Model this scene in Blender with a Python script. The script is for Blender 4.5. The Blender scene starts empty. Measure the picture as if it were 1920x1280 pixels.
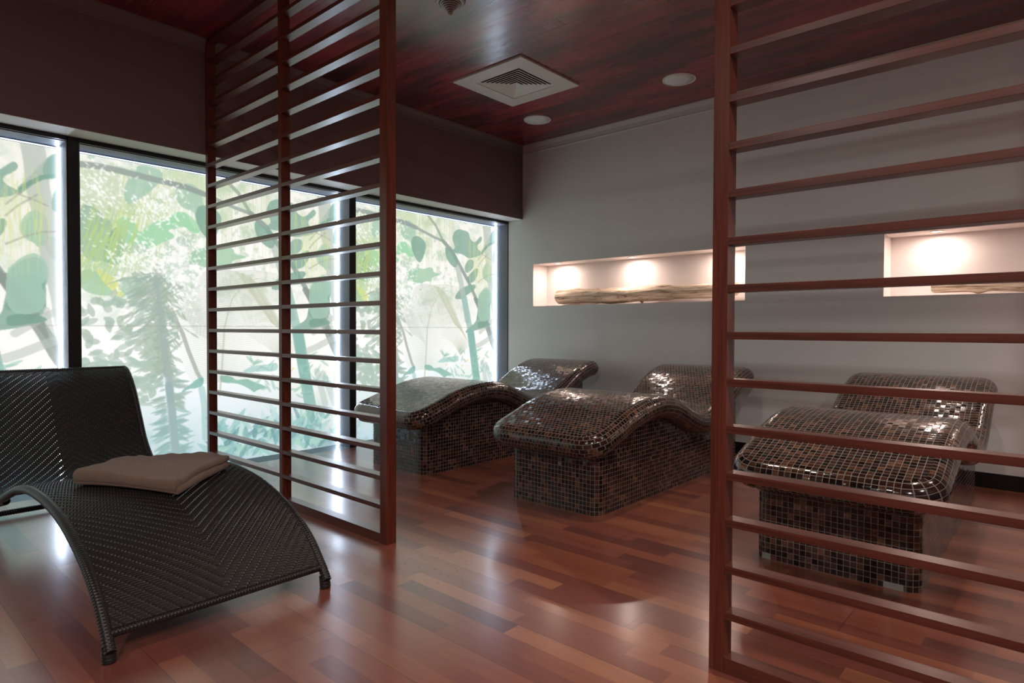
import bpy, bmesh, math, random
import numpy as np
from mathutils import Vector, Matrix
random.seed(7); RNG = np.random.RandomState(5)
SC = bpy.context.scene; COL = SC.collection

# ------------------------------------------------------------------ camera
cd = bpy.data.cameras.new('camera'); cam = bpy.data.objects.new('camera', cd); COL.objects.link(cam)
YAW, PITCH, ROLL, FPX = 0.7269, -0.0203, 0.0033, 1173.03
F = Vector((-math.sin(YAW), math.cos(YAW), 0)); R = Vector((math.cos(YAW), math.sin(YAW), 0)); U = Vector((0, 0, 1))
F2 = F*math.cos(PITCH)+U*math.sin(PITCH); U2 = U*math.cos(PITCH)-F*math.sin(PITCH)
R3 = R*math.cos(ROLL)+U2*math.sin(ROLL); U3 = U2*math.cos(ROLL)-R*math.sin(ROLL)
cam.matrix_world = Matrix(((R3.x, U3.x, -F2.x, 4.7114), (R3.y, U3.y, -F2.y, -5.4733), (R3.z, U3.z, -F2.z, 1.1), (0, 0, 0, 1)))
cd.sensor_width = 36; cd.lens = 36*FPX/1920; cd.clip_start = .05; cd.clip_end = 60
SC.camera = cam

# ------------------------------------------------------------------ world, exposure, lights
w = bpy.data.worlds.new('world'); SC.world = w; w.use_nodes = True
w.node_tree.nodes['Background'].inputs[0].default_value = (.8, .75, .72, 1)
w.node_tree.nodes['Background'].inputs[1].default_value = .02
SC.view_settings.view_transform = 'Standard'; SC.view_settings.look = 'None'
SC.view_settings.gamma = 1; SC.view_settings.use_curve_mapping = False
SC.view_settings.exposure = 0.5
PRINT_GAIN = 0.9       # brightness of the backlit window prints
STRIP_GAIN = 38.0      # light strips round the prints
NICHE_W = 2.4          # niche spotlights
FILL_W = 44.0          # added unseen fill lights behind and right of the camera
H, HS = 3.187, 2.355   # ceiling, underside of the bulkhead
XMAX, YMIN = 7.4, -8.64
def lamp(name, kind, loc, energy, color, rot=(0, 0, 0), size=.1, spot=None, blend=.5):
    d = bpy.data.lights.new(name, kind); d.energy = energy; d.color = color
    if kind == 'AREA': d.shape = 'DISK'; d.size = size
    elif kind == 'SPOT': d.shadow_soft_size = size; d.spot_size = spot; d.spot_blend = blend
    else: d.shadow_soft_size = size
    o = bpy.data.objects.new(name, d); o.location = loc; o.rotation_euler = rot; COL.objects.link(o); return o

# ------------------------------------------------------------------ tagging
def link(o, parent=None):
    COL.objects.link(o)
    if parent: o.parent = parent
    return o
def tag(o, label=None, cat=None, group=None, kind=None):
    if label: o['label'] = label
    if cat: o['category'] = cat
    if group: o['group'] = group
    if kind: o['kind'] = kind
    return o
def empty(name, loc=(0, 0, 0)):
    o = bpy.data.objects.new(name, None); o.location = loc; o.empty_display_size = .1; return link(o)
def mesh_obj(name, me, mat=None, parent=None, smooth=False):
    o = bpy.data.objects.new(name, me)
    if mat:
        for m in (mat if isinstance(mat, (list, tuple)) else [mat]): me.materials.append(m)
    if smooth: me.polygons.foreach_set('use_smooth', np.ones(len(me.polygons), bool))
    return link(o, parent)
def np_mesh(name, V, Q):
    """vertices (n,3) and quads (m,4) as a mesh"""
    me = bpy.data.meshes.new(name); V = np.asarray(V, np.float32); Q = np.asarray(Q, np.int32)
    me.vertices.add(len(V)); me.vertices.foreach_set('co', V.ravel())
    me.loops.add(Q.size); me.loops.foreach_set('vertex_index', Q.ravel())
    me.polygons.add(len(Q)); me.polygons.foreach_set('loop_start', np.arange(0, Q.size, 4, dtype=np.int32))
    me.polygons.foreach_set('loop_total', np.full(len(Q), 4, np.int32)); me.update(calc_edges=True)
    return me
def grid_quads(n, m, off=0):
    a = np.arange(n*m).reshape(n, m)+off
    return np.stack([a[:-1, :-1], a[1:, :-1], a[1:, 1:], a[:-1, 1:]], -1).reshape(-1, 4)
def box(bm, x0, x1, y0, y1, z0, z1, bev=0):
    vs = [bm.verts.new(p) for p in ((x0, y0, z0), (x1, y0, z0), (x1, y1, z0), (x0, y1, z0), (x0, y0, z1), (x1, y0, z1), (x1, y1, z1), (x0, y1, z1))]
    fs = [bm.faces.new([vs[i] for i in q]) for q in ((3, 2, 1, 0), (4, 5, 6, 7), (0, 1, 5, 4), (1, 2, 6, 5), (2, 3, 7, 6), (3, 0, 4, 7))]
    if bev:
        es = {e for f in fs for e in f.edges}
        bmesh.ops.bevel(bm, geom=list(es), offset=bev, segments=2, profile=.7, affect='EDGES', clamp_overlap=True)
    return fs
def bobj(name, bm, mat, parent=None, smooth=False):
    me = bpy.data.meshes.new(name); bmesh.ops.recalc_face_normals(bm, faces=bm.faces) ; bm.to_mesh(me); bm.free()
    return mesh_obj(name, me, mat, parent, smooth)
def boxes(name, lst, mat, parent=None, bev=0):
    bm = bmesh.new()
    for b in lst: box(bm, *b, bev=bev)
    return bobj(name, bm, mat, parent)
def lathe(bm, prof, seg=48, cx=0, cy=0, cz=0):
    rings = []
    for r, z in prof:
        rings.append([bm.verts.new((cx+r*math.cos(2*math.pi*k/seg), cy+r*math.sin(2*math.pi*k/seg), cz+z)) for k in range(seg)] if r > 1e-6 else [bm.verts.new((cx, cy, cz+z))])
    for a, b in zip(rings, rings[1:]):
        for k in range(seg):
            k2 = (k+1) % seg
            if len(a) == 1 and len(b) == 1: continue
            if len(a) == 1: bm.faces.new((a[0], b[k], b[k2]))
            elif len(b) == 1: bm.faces.new((a[k], b[0], a[k2]))
            else: bm.faces.new((a[k], b[k], b[k2], a[k2]))

# ------------------------------------------------------------------ materials
class NT:
    def __init__(s, name):
        s.m = bpy.data.materials.new(name); s.m.use_nodes = True; s.t = s.m.node_tree
        s.b = s.t.nodes['Principled BSDF']; s.out = s.t.nodes['Material Output']
    def n(s, typ, **kw):
        nd = s.t.nodes.new(typ)
        for k, v in kw.items(): setattr(nd, k, v)
        return nd
    def l(s, a, b): s.t.links.new(a, b)
    def val(s, sock, v):
        if hasattr(v, 'links') or isinstance(v, bpy.types.NodeSocket): s.l(v, sock)
        else: sock.default_value = v
    def math(s, op, a, b=None, c=None, clamp=False):
        nd = s.n('ShaderNodeMath', operation=op, use_clamp=clamp); s.val(nd.inputs[0], a)
        if b is not None: s.val(nd.inputs[1], b)
        if c is not None: s.val(nd.inputs[2], c)
        return nd.outputs[0]
    def mix(s, f, a, b, mode='MIX'):
        nd = s.n('ShaderNodeMix', data_type='RGBA', blend_type=mode)
        s.val(nd.inputs[0], f); s.val(nd.inputs[6], a); s.val(nd.inputs[7], b); return nd.outputs[2]
    def ramp(s, f, stops, interp='LINEAR'):
        nd = s.n('ShaderNodeValToRGB'); nd.color_ramp.interpolation = interp; e = nd.color_ramp.elements
        while len(e) < len(stops): e.new(.5)
        for el, (p, c) in zip(e, stops): el.position = p; el.color = (*c, 1) if len(c) == 3 else c
        s.val(nd.inputs[0], f); return nd.outputs[0]
    def mapping(s, vec, scale=(1, 1, 1), loc=(0, 0, 0)):
        nd = s.n('ShaderNodeMapping'); s.l(vec, nd.inputs[0]); nd.inputs['Scale'].default_value = scale; nd.inputs['Location'].default_value = loc
        return nd.outputs[0]
    def noise(s, vec, scale, detail=3, rough=.55, dist=0):
        nd = s.n('ShaderNodeTexNoise'); s.l(vec, nd.inputs[0]); nd.inputs['Scale'].default_value = scale
        nd.inputs['Detail'].default_value = detail; nd.inputs['Roughness'].default_value = rough; nd.inputs['Distortion'].default_value = dist
        return nd.outputs[0]
    def obj(s): return s.n('ShaderNodeTexCoord').outputs['Object']
    def uv(s): return s.n('ShaderNodeUVMap').outputs[0]
    def bump(s, h, strength=.3, dist=.002, normal=None):
        nd = s.n('ShaderNodeBump'); s.l(h, nd.inputs['Height']); nd.inputs['Strength'].default_value = strength; nd.inputs['Distance'].default_value = dist
        if normal: s.l(normal, nd.inputs['Normal'])
        return nd.outputs[0]
    def set(s, **kw):
        names = dict(col='Base Color', rough='Roughness', spec='Specular IOR Level', metal='Metallic', coat='Coat Weight', coatr='Coat Roughness', norm='Normal', emis='Emission Color', es='Emission Strength', sheen='Sheen Weight')
        for k, v in kw.items():
            so = s.b.inputs[names[k]]
            if isinstance(v, bpy.types.NodeSocket): s.l(v, so)
            else: so.default_value = (*v, 1) if isinstance(v, tuple) and len(v) == 3 else v
        return s.m
def lin(r, g, b):
    f = lambda c: (c/255/12.92 if c/255 <= .04045 else ((c/255+.055)/1.055)**2.4)
    return (f(r), f(g), f(b))

def m_paint(name, col, rough=.75, bump=.08):
    t = NT(name); o = t.obj(); n = t.noise(o, 2.2, 4); n2 = t.noise(o, 260, 2)
    c = t.mix(n, tuple(x*.95 for x in col)+(1,), tuple(min(1, x*1.05) for x in col)+(1,))
    return t.set(col=c, rough=rough, spec=.3, norm=t.bump(n2, bump, .001))
def m_wood(name, axis, cols, rough=.3, coat=.4, sc=1.0):
    t = NT(name); o = t.obj()
    S = {'x': (1.2, 28, 28), 'z': (28, 28, 1.2), 'y': (28, 1.2, 28)}[axis]
    v = t.mapping(o, tuple(a*sc for a in S)); n = t.noise(v, 1.6, 5, .6, .4)
    S2 = {'x': (6, 220, 220), 'z': (220, 220, 6), 'y': (220, 6, 220)}[axis]
    n2 = t.noise(t.mapping(o, S2), 1, 3, .6)
    big = t.noise(o, 1.1, 2)
    c = t.ramp(t.math('ADD', t.math('MULTIPLY', n, .8), t.math('MULTIPLY', big, .2)), [(.25, cols[0]), (.5, cols[1]), (.75, cols[2])])
    c = t.mix(t.math('MULTIPLY', t.math('SUBTRACT', .52, n2, clamp=True), 2.2, clamp=True), c, (*[x*.45 for x in cols[0]], 1))
    return t.set(col=c, rough=t.math('ADD', rough, t.math('MULTIPLY', n2, .1)), coat=coat, coatr=.3, spec=.35, norm=t.bump(n2, .1, .0006))
WOODC = [(.07, .014, .008), (.13, .027, .015), (.19, .044, .024)]
M_SLAT = m_wood('mahogany_slat', 'x', [tuple(c*.85 for c in q) for q in WOODC], .32, .55)
M_POST = m_wood('mahogany_post', 'z', WOODC, .3, .25)

def m_floor():
    t = NT('parquet_floor'); o = t.obj(); sep = t.n('ShaderNodeSeparateXYZ'); t.l(o, sep.inputs[0]); x, y = sep.outputs[0], sep.outputs[1]
    W, L = .083, .62
    yr = t.math('DIVIDE', y, W); row = t.math('FLOOR', yr)
    wr = t.n('ShaderNodeTexWhiteNoise', noise_dimensions='1D'); t.l(row, wr.inputs['W'])
    xr = t.math('ADD', t.math('DIVIDE', x, L), t.math('MULTIPLY', wr.outputs[0], 7.3)); colm = t.math('FLOOR', xr)
    cmb = t.n('ShaderNodeCombineXYZ'); t.l(row, cmb.inputs[0]); t.l(colm, cmb.inputs[1])
    wn = t.n('ShaderNodeTexWhiteNoise', noise_dimensions='3D'); t.l(cmb.outputs[0], wn.inputs[0])
    base = t.ramp(wn.outputs[0], [(0, (.135, .037, .032)), (.12, (.2, .054, .038)), (.4, (.255, .073, .046)), (.72, (.29, .088, .052)), (.92, (.335, .112, .06)), (1, (.41, .155, .08))])
    # grain, shifted per strip
    sh = t.n('ShaderNodeVectorMath', operation='ADD'); t.l(o, sh.inputs[0]); t.l(wn.outputs[1], sh.inputs[1])
    g = t.noise(t.mapping(sh.outputs[0], (2.2, 30, 1)), 1.4, 5, .62, .5); g2 = t.noise(t.mapping(sh.outputs[0], (9, 260, 1)), 1, 2)
    base = t.mix(t.math('MULTIPLY', t.math('SUBTRACT', g, .5, clamp=True), 1.1, clamp=True), base, (.06, .014, .012, 1))
    base = t.mix(t.math('MULTIPLY', t.math('SUBTRACT', g2, .5, clamp=True), .8, clamp=True), base, (.3, .1, .06, 1))
    # thin seams between three-strip boards and board ends
    W3 = t.math('DIVIDE', y, W*3); fy = t.math('FRACT', W3); r3 = t.math('FLOOR', W3)
    w3 = t.n('ShaderNodeTexWhiteNoise', noise_dimensions='1D'); t.l(r3, w3.inputs['W'])
    x3 = t.math('FRACT', t.math('ADD', t.math('DIVIDE', x, 2.2), w3.outputs[0]))
    seam = t.math('MAXIMUM', t.math('LESS_THAN', fy, .008), t.math('LESS_THAN', x3, .0012))
    base = t.mix(t.math('MULTIPLY', seam, .75), base, (.03, .01, .008, 1))
    # worn specks where the varnish has lifted
    sp = t.noise(t.mapping(o, (38, 75, 1)), 1, 4, .7); d = t.n('ShaderNodeVectorMath', operation='DISTANCE')
    t.l(t.mapping(o, (1, 1.6, 1)), d.inputs[0]); d.inputs[1].default_value = (2.58, -3.6*1.6, 0)
    near = t.math('SUBTRACT', 1, t.math('DIVIDE', d.outputs['Value'], .75), clamp=True)
    speck = t.math('GREATER_THAN', t.math('ADD', sp, t.math('MULTIPLY', near, .1)), .715)
    base = t.mix(t.math('MULTIPLY', speck, .8), base, (.03, .02, .018, 1))
    dirt = t.noise(o, 1.3, 4, .6)
    rough = t.math('ADD', .24, t.math('ADD', t.math('MULTIPLY', dirt, .12), t.math('MULTIPLY', g2, .05)))
    h = t.math('SUBTRACT', t.math('MULTIPLY', g2, .15), t.math('ADD', seam, t.math('MULTIPLY', speck, .6)))
    return t.set(col=base, rough=rough, spec=t.math('SUBTRACT', .6, t.math('MULTIPLY', speck, .5)), coat=t.math('SUBTRACT', .8, t.math('MULTIPLY', speck, .7)), coatr=.2, norm=t.bump(h, .25, .0012))
M_FLOOR = m_floor()

def m_ceiling():
    t = NT('stained_ceiling_boards'); o = t.obj(); sep = t.n('ShaderNodeSeparateXYZ'); t.l(o, sep.inputs[0]); x, y = sep.outputs[0], sep.outputs[1]
    yr = t.math('ADD', t.math('DIVIDE', y, .18), .1); row = t.math('FLOOR', yr); fy = t.math('FRACT', yr)
    wr = t.n('ShaderNodeTexWhiteNoise', noise_dimensions='1D'); t.l(row, wr.inputs['W'])
    fx = t.math('FRACT', t.math('ADD', t.math('DIVIDE', x, 1.6), t.math('MULTIPLY', wr.outputs[0], 5)))
    a = t.noise(t.mapping(o, (.7, 3.0, 1)), 1.4, 3, .5, .3); b = t.noise(t.mapping(o, (1.2, 12, 1)), 1.1, 3, .5, .3)
    f = t.math('ADD', t.math('MULTIPLY', a, .72), t.math('MULTIPLY', b, .28))
    c = t.ramp(f, [(.34, (.065, .03, .027)), (.45, (.14, .032, .033)), (.55, (.24, .036, .04)), (.68, (.33, .046, .048))])
    seam = t.math('MAXIMUM', t.math('LESS_THAN', fy, .018), t.math('LESS_THAN', fx, .0022))
    c = t.mix(t.math('MULTIPLY', seam, .6), c, (.01, .004, .004, 1))
    h = t.math('SUBTRACT', t.math('MULTIPLY', b, .5), seam)
    return t.set(col=c, rough=t.math('ADD', .2, t.math('MULTIPLY', b, .14)), spec=.5, coat=.3, coatr=.22, norm=t.bump(h, .2, .0015))
M_CEIL = m_ceiling()
M_WALL = m_paint('grey_wall_paint', (.77, .775, .785), .6)
M_FASCIA = m_paint('taupe_bulkhead_paint', (.185, .122, .12), .6)
M_CROWNL = m_paint('taupe_moulding_paint', (.2, .15, .145), .5)
M_SOFFIT = m_paint('cream_soffit_paint', (.52, .5, .46), .6)
M_REAR = m_paint('dark_taupe_paint', (.2, .16, .15), .7)
M_NICHE = m_paint('pale_niche_paint', (.8, .73, .71), .7)
M_CROWN = m_paint('grey_moulding_paint', (.62, .59, .575), .5)
M_DARKTRIM = m_paint('black_baseboard_paint', (.015, .012, .012), .35)
M_WHITE = m_paint('white_grille_paint', (.72, .72, .72), .5)
M_VENT = m_paint('cream_vent_enamel', (.62, .59, .55), .4, .02)
M_VENTD = m_paint('dark_vent_throat', (.03, .025, .025), .7)
M_CONE = m_paint('grey_diffuser_enamel', (.42, .4, .37), .4, .02)
t = NT('black_window_frame'); M_FRAME = t.set(col=(.012, .012, .014), rough=.4, spec=.4)
t = NT('brushed_reveal_metal'); n = t.noise(t.mapping(t.obj(), (60, 60, 2)), 1, 3)
M_REVEAL = t.set(col=t.mix(n, (.1, .115, .14, 1), (.14, .16, .19, 1)), rough=.5, metal=.1, spec=.5)
t = NT('cool_light_strip'); M_STRIP = t.set(col=(.8, .85, .95), emis=(.68, .8, 1.0), es=STRIP_GAIN)
t = NT('cool_light_strip_top'); M_STRIP2 = t.set(col=(.8, .85, .95), emis=(.55, .7, 1.0), es=1.5)
t = NT('warm_lamp_lens'); M_LENS = t.set(col=(.9, .8, .7), emis=(1, .8, .62), es=14.0)
t = NT('lamp_trim_metal'); M_TRIM = t.set(col=(.6, .55, .5), rough=.3, metal=.7)
t = NT('backlit_print'); at = t.n('ShaderNodeVertexColor'); at.layer_name = 'print'
M_PRINT = t.set(col=(.02, .02, .02), rough=.5, spec=.15, emis=at.outputs[0], es=PRINT_GAIN)


def m_tile(name, bond, dark):
    T = .0265
    t = NT(name); sep = t.n('ShaderNodeSeparateXYZ'); t.l(t.uv(), sep.inputs[0])
    u = t.math('DIVIDE', sep.outputs[0], T); v = t.math('DIVIDE', sep.outputs[1], T)
    row = t.math('FLOOR', v)
    if bond: u = t.math('ADD', u, t.math('MULTIPLY', t.math('MODULO', t.math('ABSOLUTE', row), 2), .5))
    colm = t.math('FLOOR', u); fu = t.math('FRACT', u); fv = t.math('FRACT', v)
    eu = t.math('MINIMUM', fu, t.math('SUBTRACT', 1, fu)); ev = t.math('MINIMUM', fv, t.math('SUBTRACT', 1, fv))
    e = t.math('MINIMUM', eu, ev); grout = t.math('LESS_THAN', e, .055)
    cmb = t.n('ShaderNodeCombineXYZ'); t.l(row, cmb.inputs[0]); t.l(colm, cmb.inputs[1])
    wn = t.n('ShaderNodeTexWhiteNoise', noise_dimensions='3D'); t.l(cmb.outputs[0], wn.inputs[0])
    # glass tile with streaks of bronze running a random way
    cs = t.n('ShaderNodeCombineXYZ'); t.l(u, cs.inputs[0]); t.l(v, cs.inputs[1]); t.l(t.math('MULTIPLY', wn.outputs[0], 40), cs.inputs[2])
    st = t.noise(t.mapping(cs.outputs[0], (.7, 2.6, 1)), 1.6, 3, .6, 1.6)
    k = t.math('ADD', t.math('MULTIPLY', wn.outputs[0], .6), t.math('MULTIPLY', st, .62))
    c = t.ramp(k, [(.3, (.0065, .004, .0035)), (.5, (.017, .0095, .008)), (.7, (.042, .018, .013)), (.86, (.10, .042, .026)), (1.0, (.24, .12, .07))])
    c = t.mix(grout, c, (.21, .185, .175, 1))
    sub = t.n('ShaderNodeVectorMath', operation='SUBTRACT'); t.l(wn.outputs[1], sub.inputs[0]); sub.inputs[1].default_value = (.5, .5, .5)
    scl = t.n('ShaderNodeVectorMath', operation='SCALE'); t.l(sub.outputs[0], scl.inputs[0]); scl.inputs['Scale'].default_value = .1
    geo = t.n('ShaderNodeNewGeometry'); add = t.n('ShaderNodeVectorMath', operation='ADD'); t.l(geo.outputs['Normal'], add.inputs[0]); t.l(scl.outputs[0], add.inputs[1])
    nrm = t.n('ShaderNodeVectorMath', operation='NORMALIZE'); t.l(add.outputs[0], nrm.inputs[0])
    h = t.math('MINIMUM', e, .11)
    rough = t.math('ADD', .13, t.math('MULTIPLY', grout, .5))
    return t.set(col=c, rough=rough, spec=.6, norm=t.bump(h, .35, .003, nrm.outputs[0]))
M_TILEB = m_tile('bronze_mosaic_bond', True, 1); M_TILEG = m_tile('bronze_mosaic_grid', False, 1)

t = NT('dark_resin_wicker'); n = t.noise(t.obj(), 90, 2)
M_WICK = t.set(col=t.mix(n, (.009, .008, .0078, 1), (.02, .0165, .0155, 1)), rough=.36, spec=.5)
t = NT('brown_terry_cloth'); n = t.noise(t.obj(), 420, 3, .7); n2 = t.noise(t.obj(), 18, 3)
M_TOWEL = t.set(col=t.mix(n2, (.185, .092, .05, 1), (.27, .145, .08, 1)), rough=.95, spec=.15, sheen=.5, norm=t.bump(n, 1.0, .006))
t = NT('weathered_driftwood'); o = t.obj(); g = t.noise(t.mapping(o, (5, 60, 60)), 1, 5, .65, .6); k = t.noise(t.mapping(o, (8, 14, 14)), 1.2, 4, .6, 1)
c = t.ramp(g, [(.3, (.2, .12, .075)), (.48, (.56, .44, .33)), (.66, (.78, .67, .54))]); c = t.mix(t.math('MULTIPLY', t.math('GREATER_THAN', k, .66), .7), c, (.1, .055, .035, 1))
M_DRIFT = t.set(col=c, rough=.8, spec=.2, norm=t.bump(g, .7, .006))
# ------------------------------------------------------------------ setting
def struct(name, lst, mat, bev=0): return tag(boxes(name, lst, mat, None, bev), kind='structure')
struct('floor', [(-.22, XMAX, YMIN, 0, -.1, 0)], M_FLOOR)
struct('ceiling', [(0, XMAX, YMIN, 0, H, H+.1)], M_CEIL)
struct('wall_left', [(-.42, 0, YMIN, 0, HS+.003, H+.1)], M_FASCIA)
struct('trim_1', [(-.42, 0, YMIN, 0, HS, HS+.003)], M_SOFFIT)
struct('wall_right', [(XMAX, XMAX+.15, YMIN, 0, -.1, H+.1)], M_REAR)
struct('wall_front', [(-.6, XMAX+.15, YMIN-.15, YMIN, -.1, H+.1)], M_REAR)
struct('wall_outer', [(-.75, -.6, YMIN-.15, .45, -.1, H+.1)], M_DARKTRIM)
NT_, NB_, ND = 1.835, 1.353, .254
NX = [(.157, 2.585), (3.644, 6.07)]
pieces = [(-.6, XMAX+.15, 0, .4, NT_, H+.1), (-.6, XMAX+.15, 0, .4, -.1, NB_), (-.6, NX[0][0], 0, .4, NB_, NT_), (NX[0][1], NX[1][0], 0, .4, NB_, NT_), (NX[1][1], XMAX+.15, 0, .4, NB_, NT_),
          (NX[0][0], NX[0][1], ND, .4, NB_, NT_), (NX[1][0], NX[1][1], ND, .4, NB_, NT_)]
wb = struct('wall_back', pieces, M_WALL)
for a, b in NX:        # pale lining of each niche
    e = .004
    boxes('niche_lining', [(a, a+e, .001, ND, NB_, NT_), (b-e, b, .001, ND, NB_, NT_), (a, b, ND-e, ND, NB_, NT_), (a, b, .001, ND, NB_, NB_+e), (a, b, .001, ND, NT_-e, NT_)], M_NICHE, wb)
struct('baseboard_back', [(0, XMAX, -.014, 0, 0, .105)], M_DARKTRIM, .002)
struct('baseboard_right', [(XMAX-.014, XMAX, YMIN, 0, 0, .105)], M_DARKTRIM)
def crown(name, along, L0, L1, mat=None):
    # stepped cove profile (distance from wall, height)
    prof = [(0, 0), (.010, 0), (.012, .006), (.010, .014), (.012, .02), (.018, .05), (.030, .075), (.036, .088), (.036, .0975), (0, .0975)]
    bm = bmesh.new(); R0, R1 = [], []
    for d, z in prof:
        z = H-.0975+z
        if along == 'y': R0.append(bm.verts.new((d, L0, z))); R1.append(bm.verts.new((d, L1, z)))
        else: R0.append(bm.verts.new((L0, -d, z))); R1.append(bm.verts.new((L1, -d, z)))
    for i in range(len(prof)-1): bm.faces.new((R0[i], R0[i+1], R1[i+1], R1[i]))
    bm.faces.new(R0); bm.faces.new(R1)
    return tag(bobj(name, bm, mat or M_CROWN), kind='structure')
crown('trim_2', 'y', YMIN, -.0, M_CROWNL)
crown('trim_3', 'x', 0, XMAX)

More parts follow.
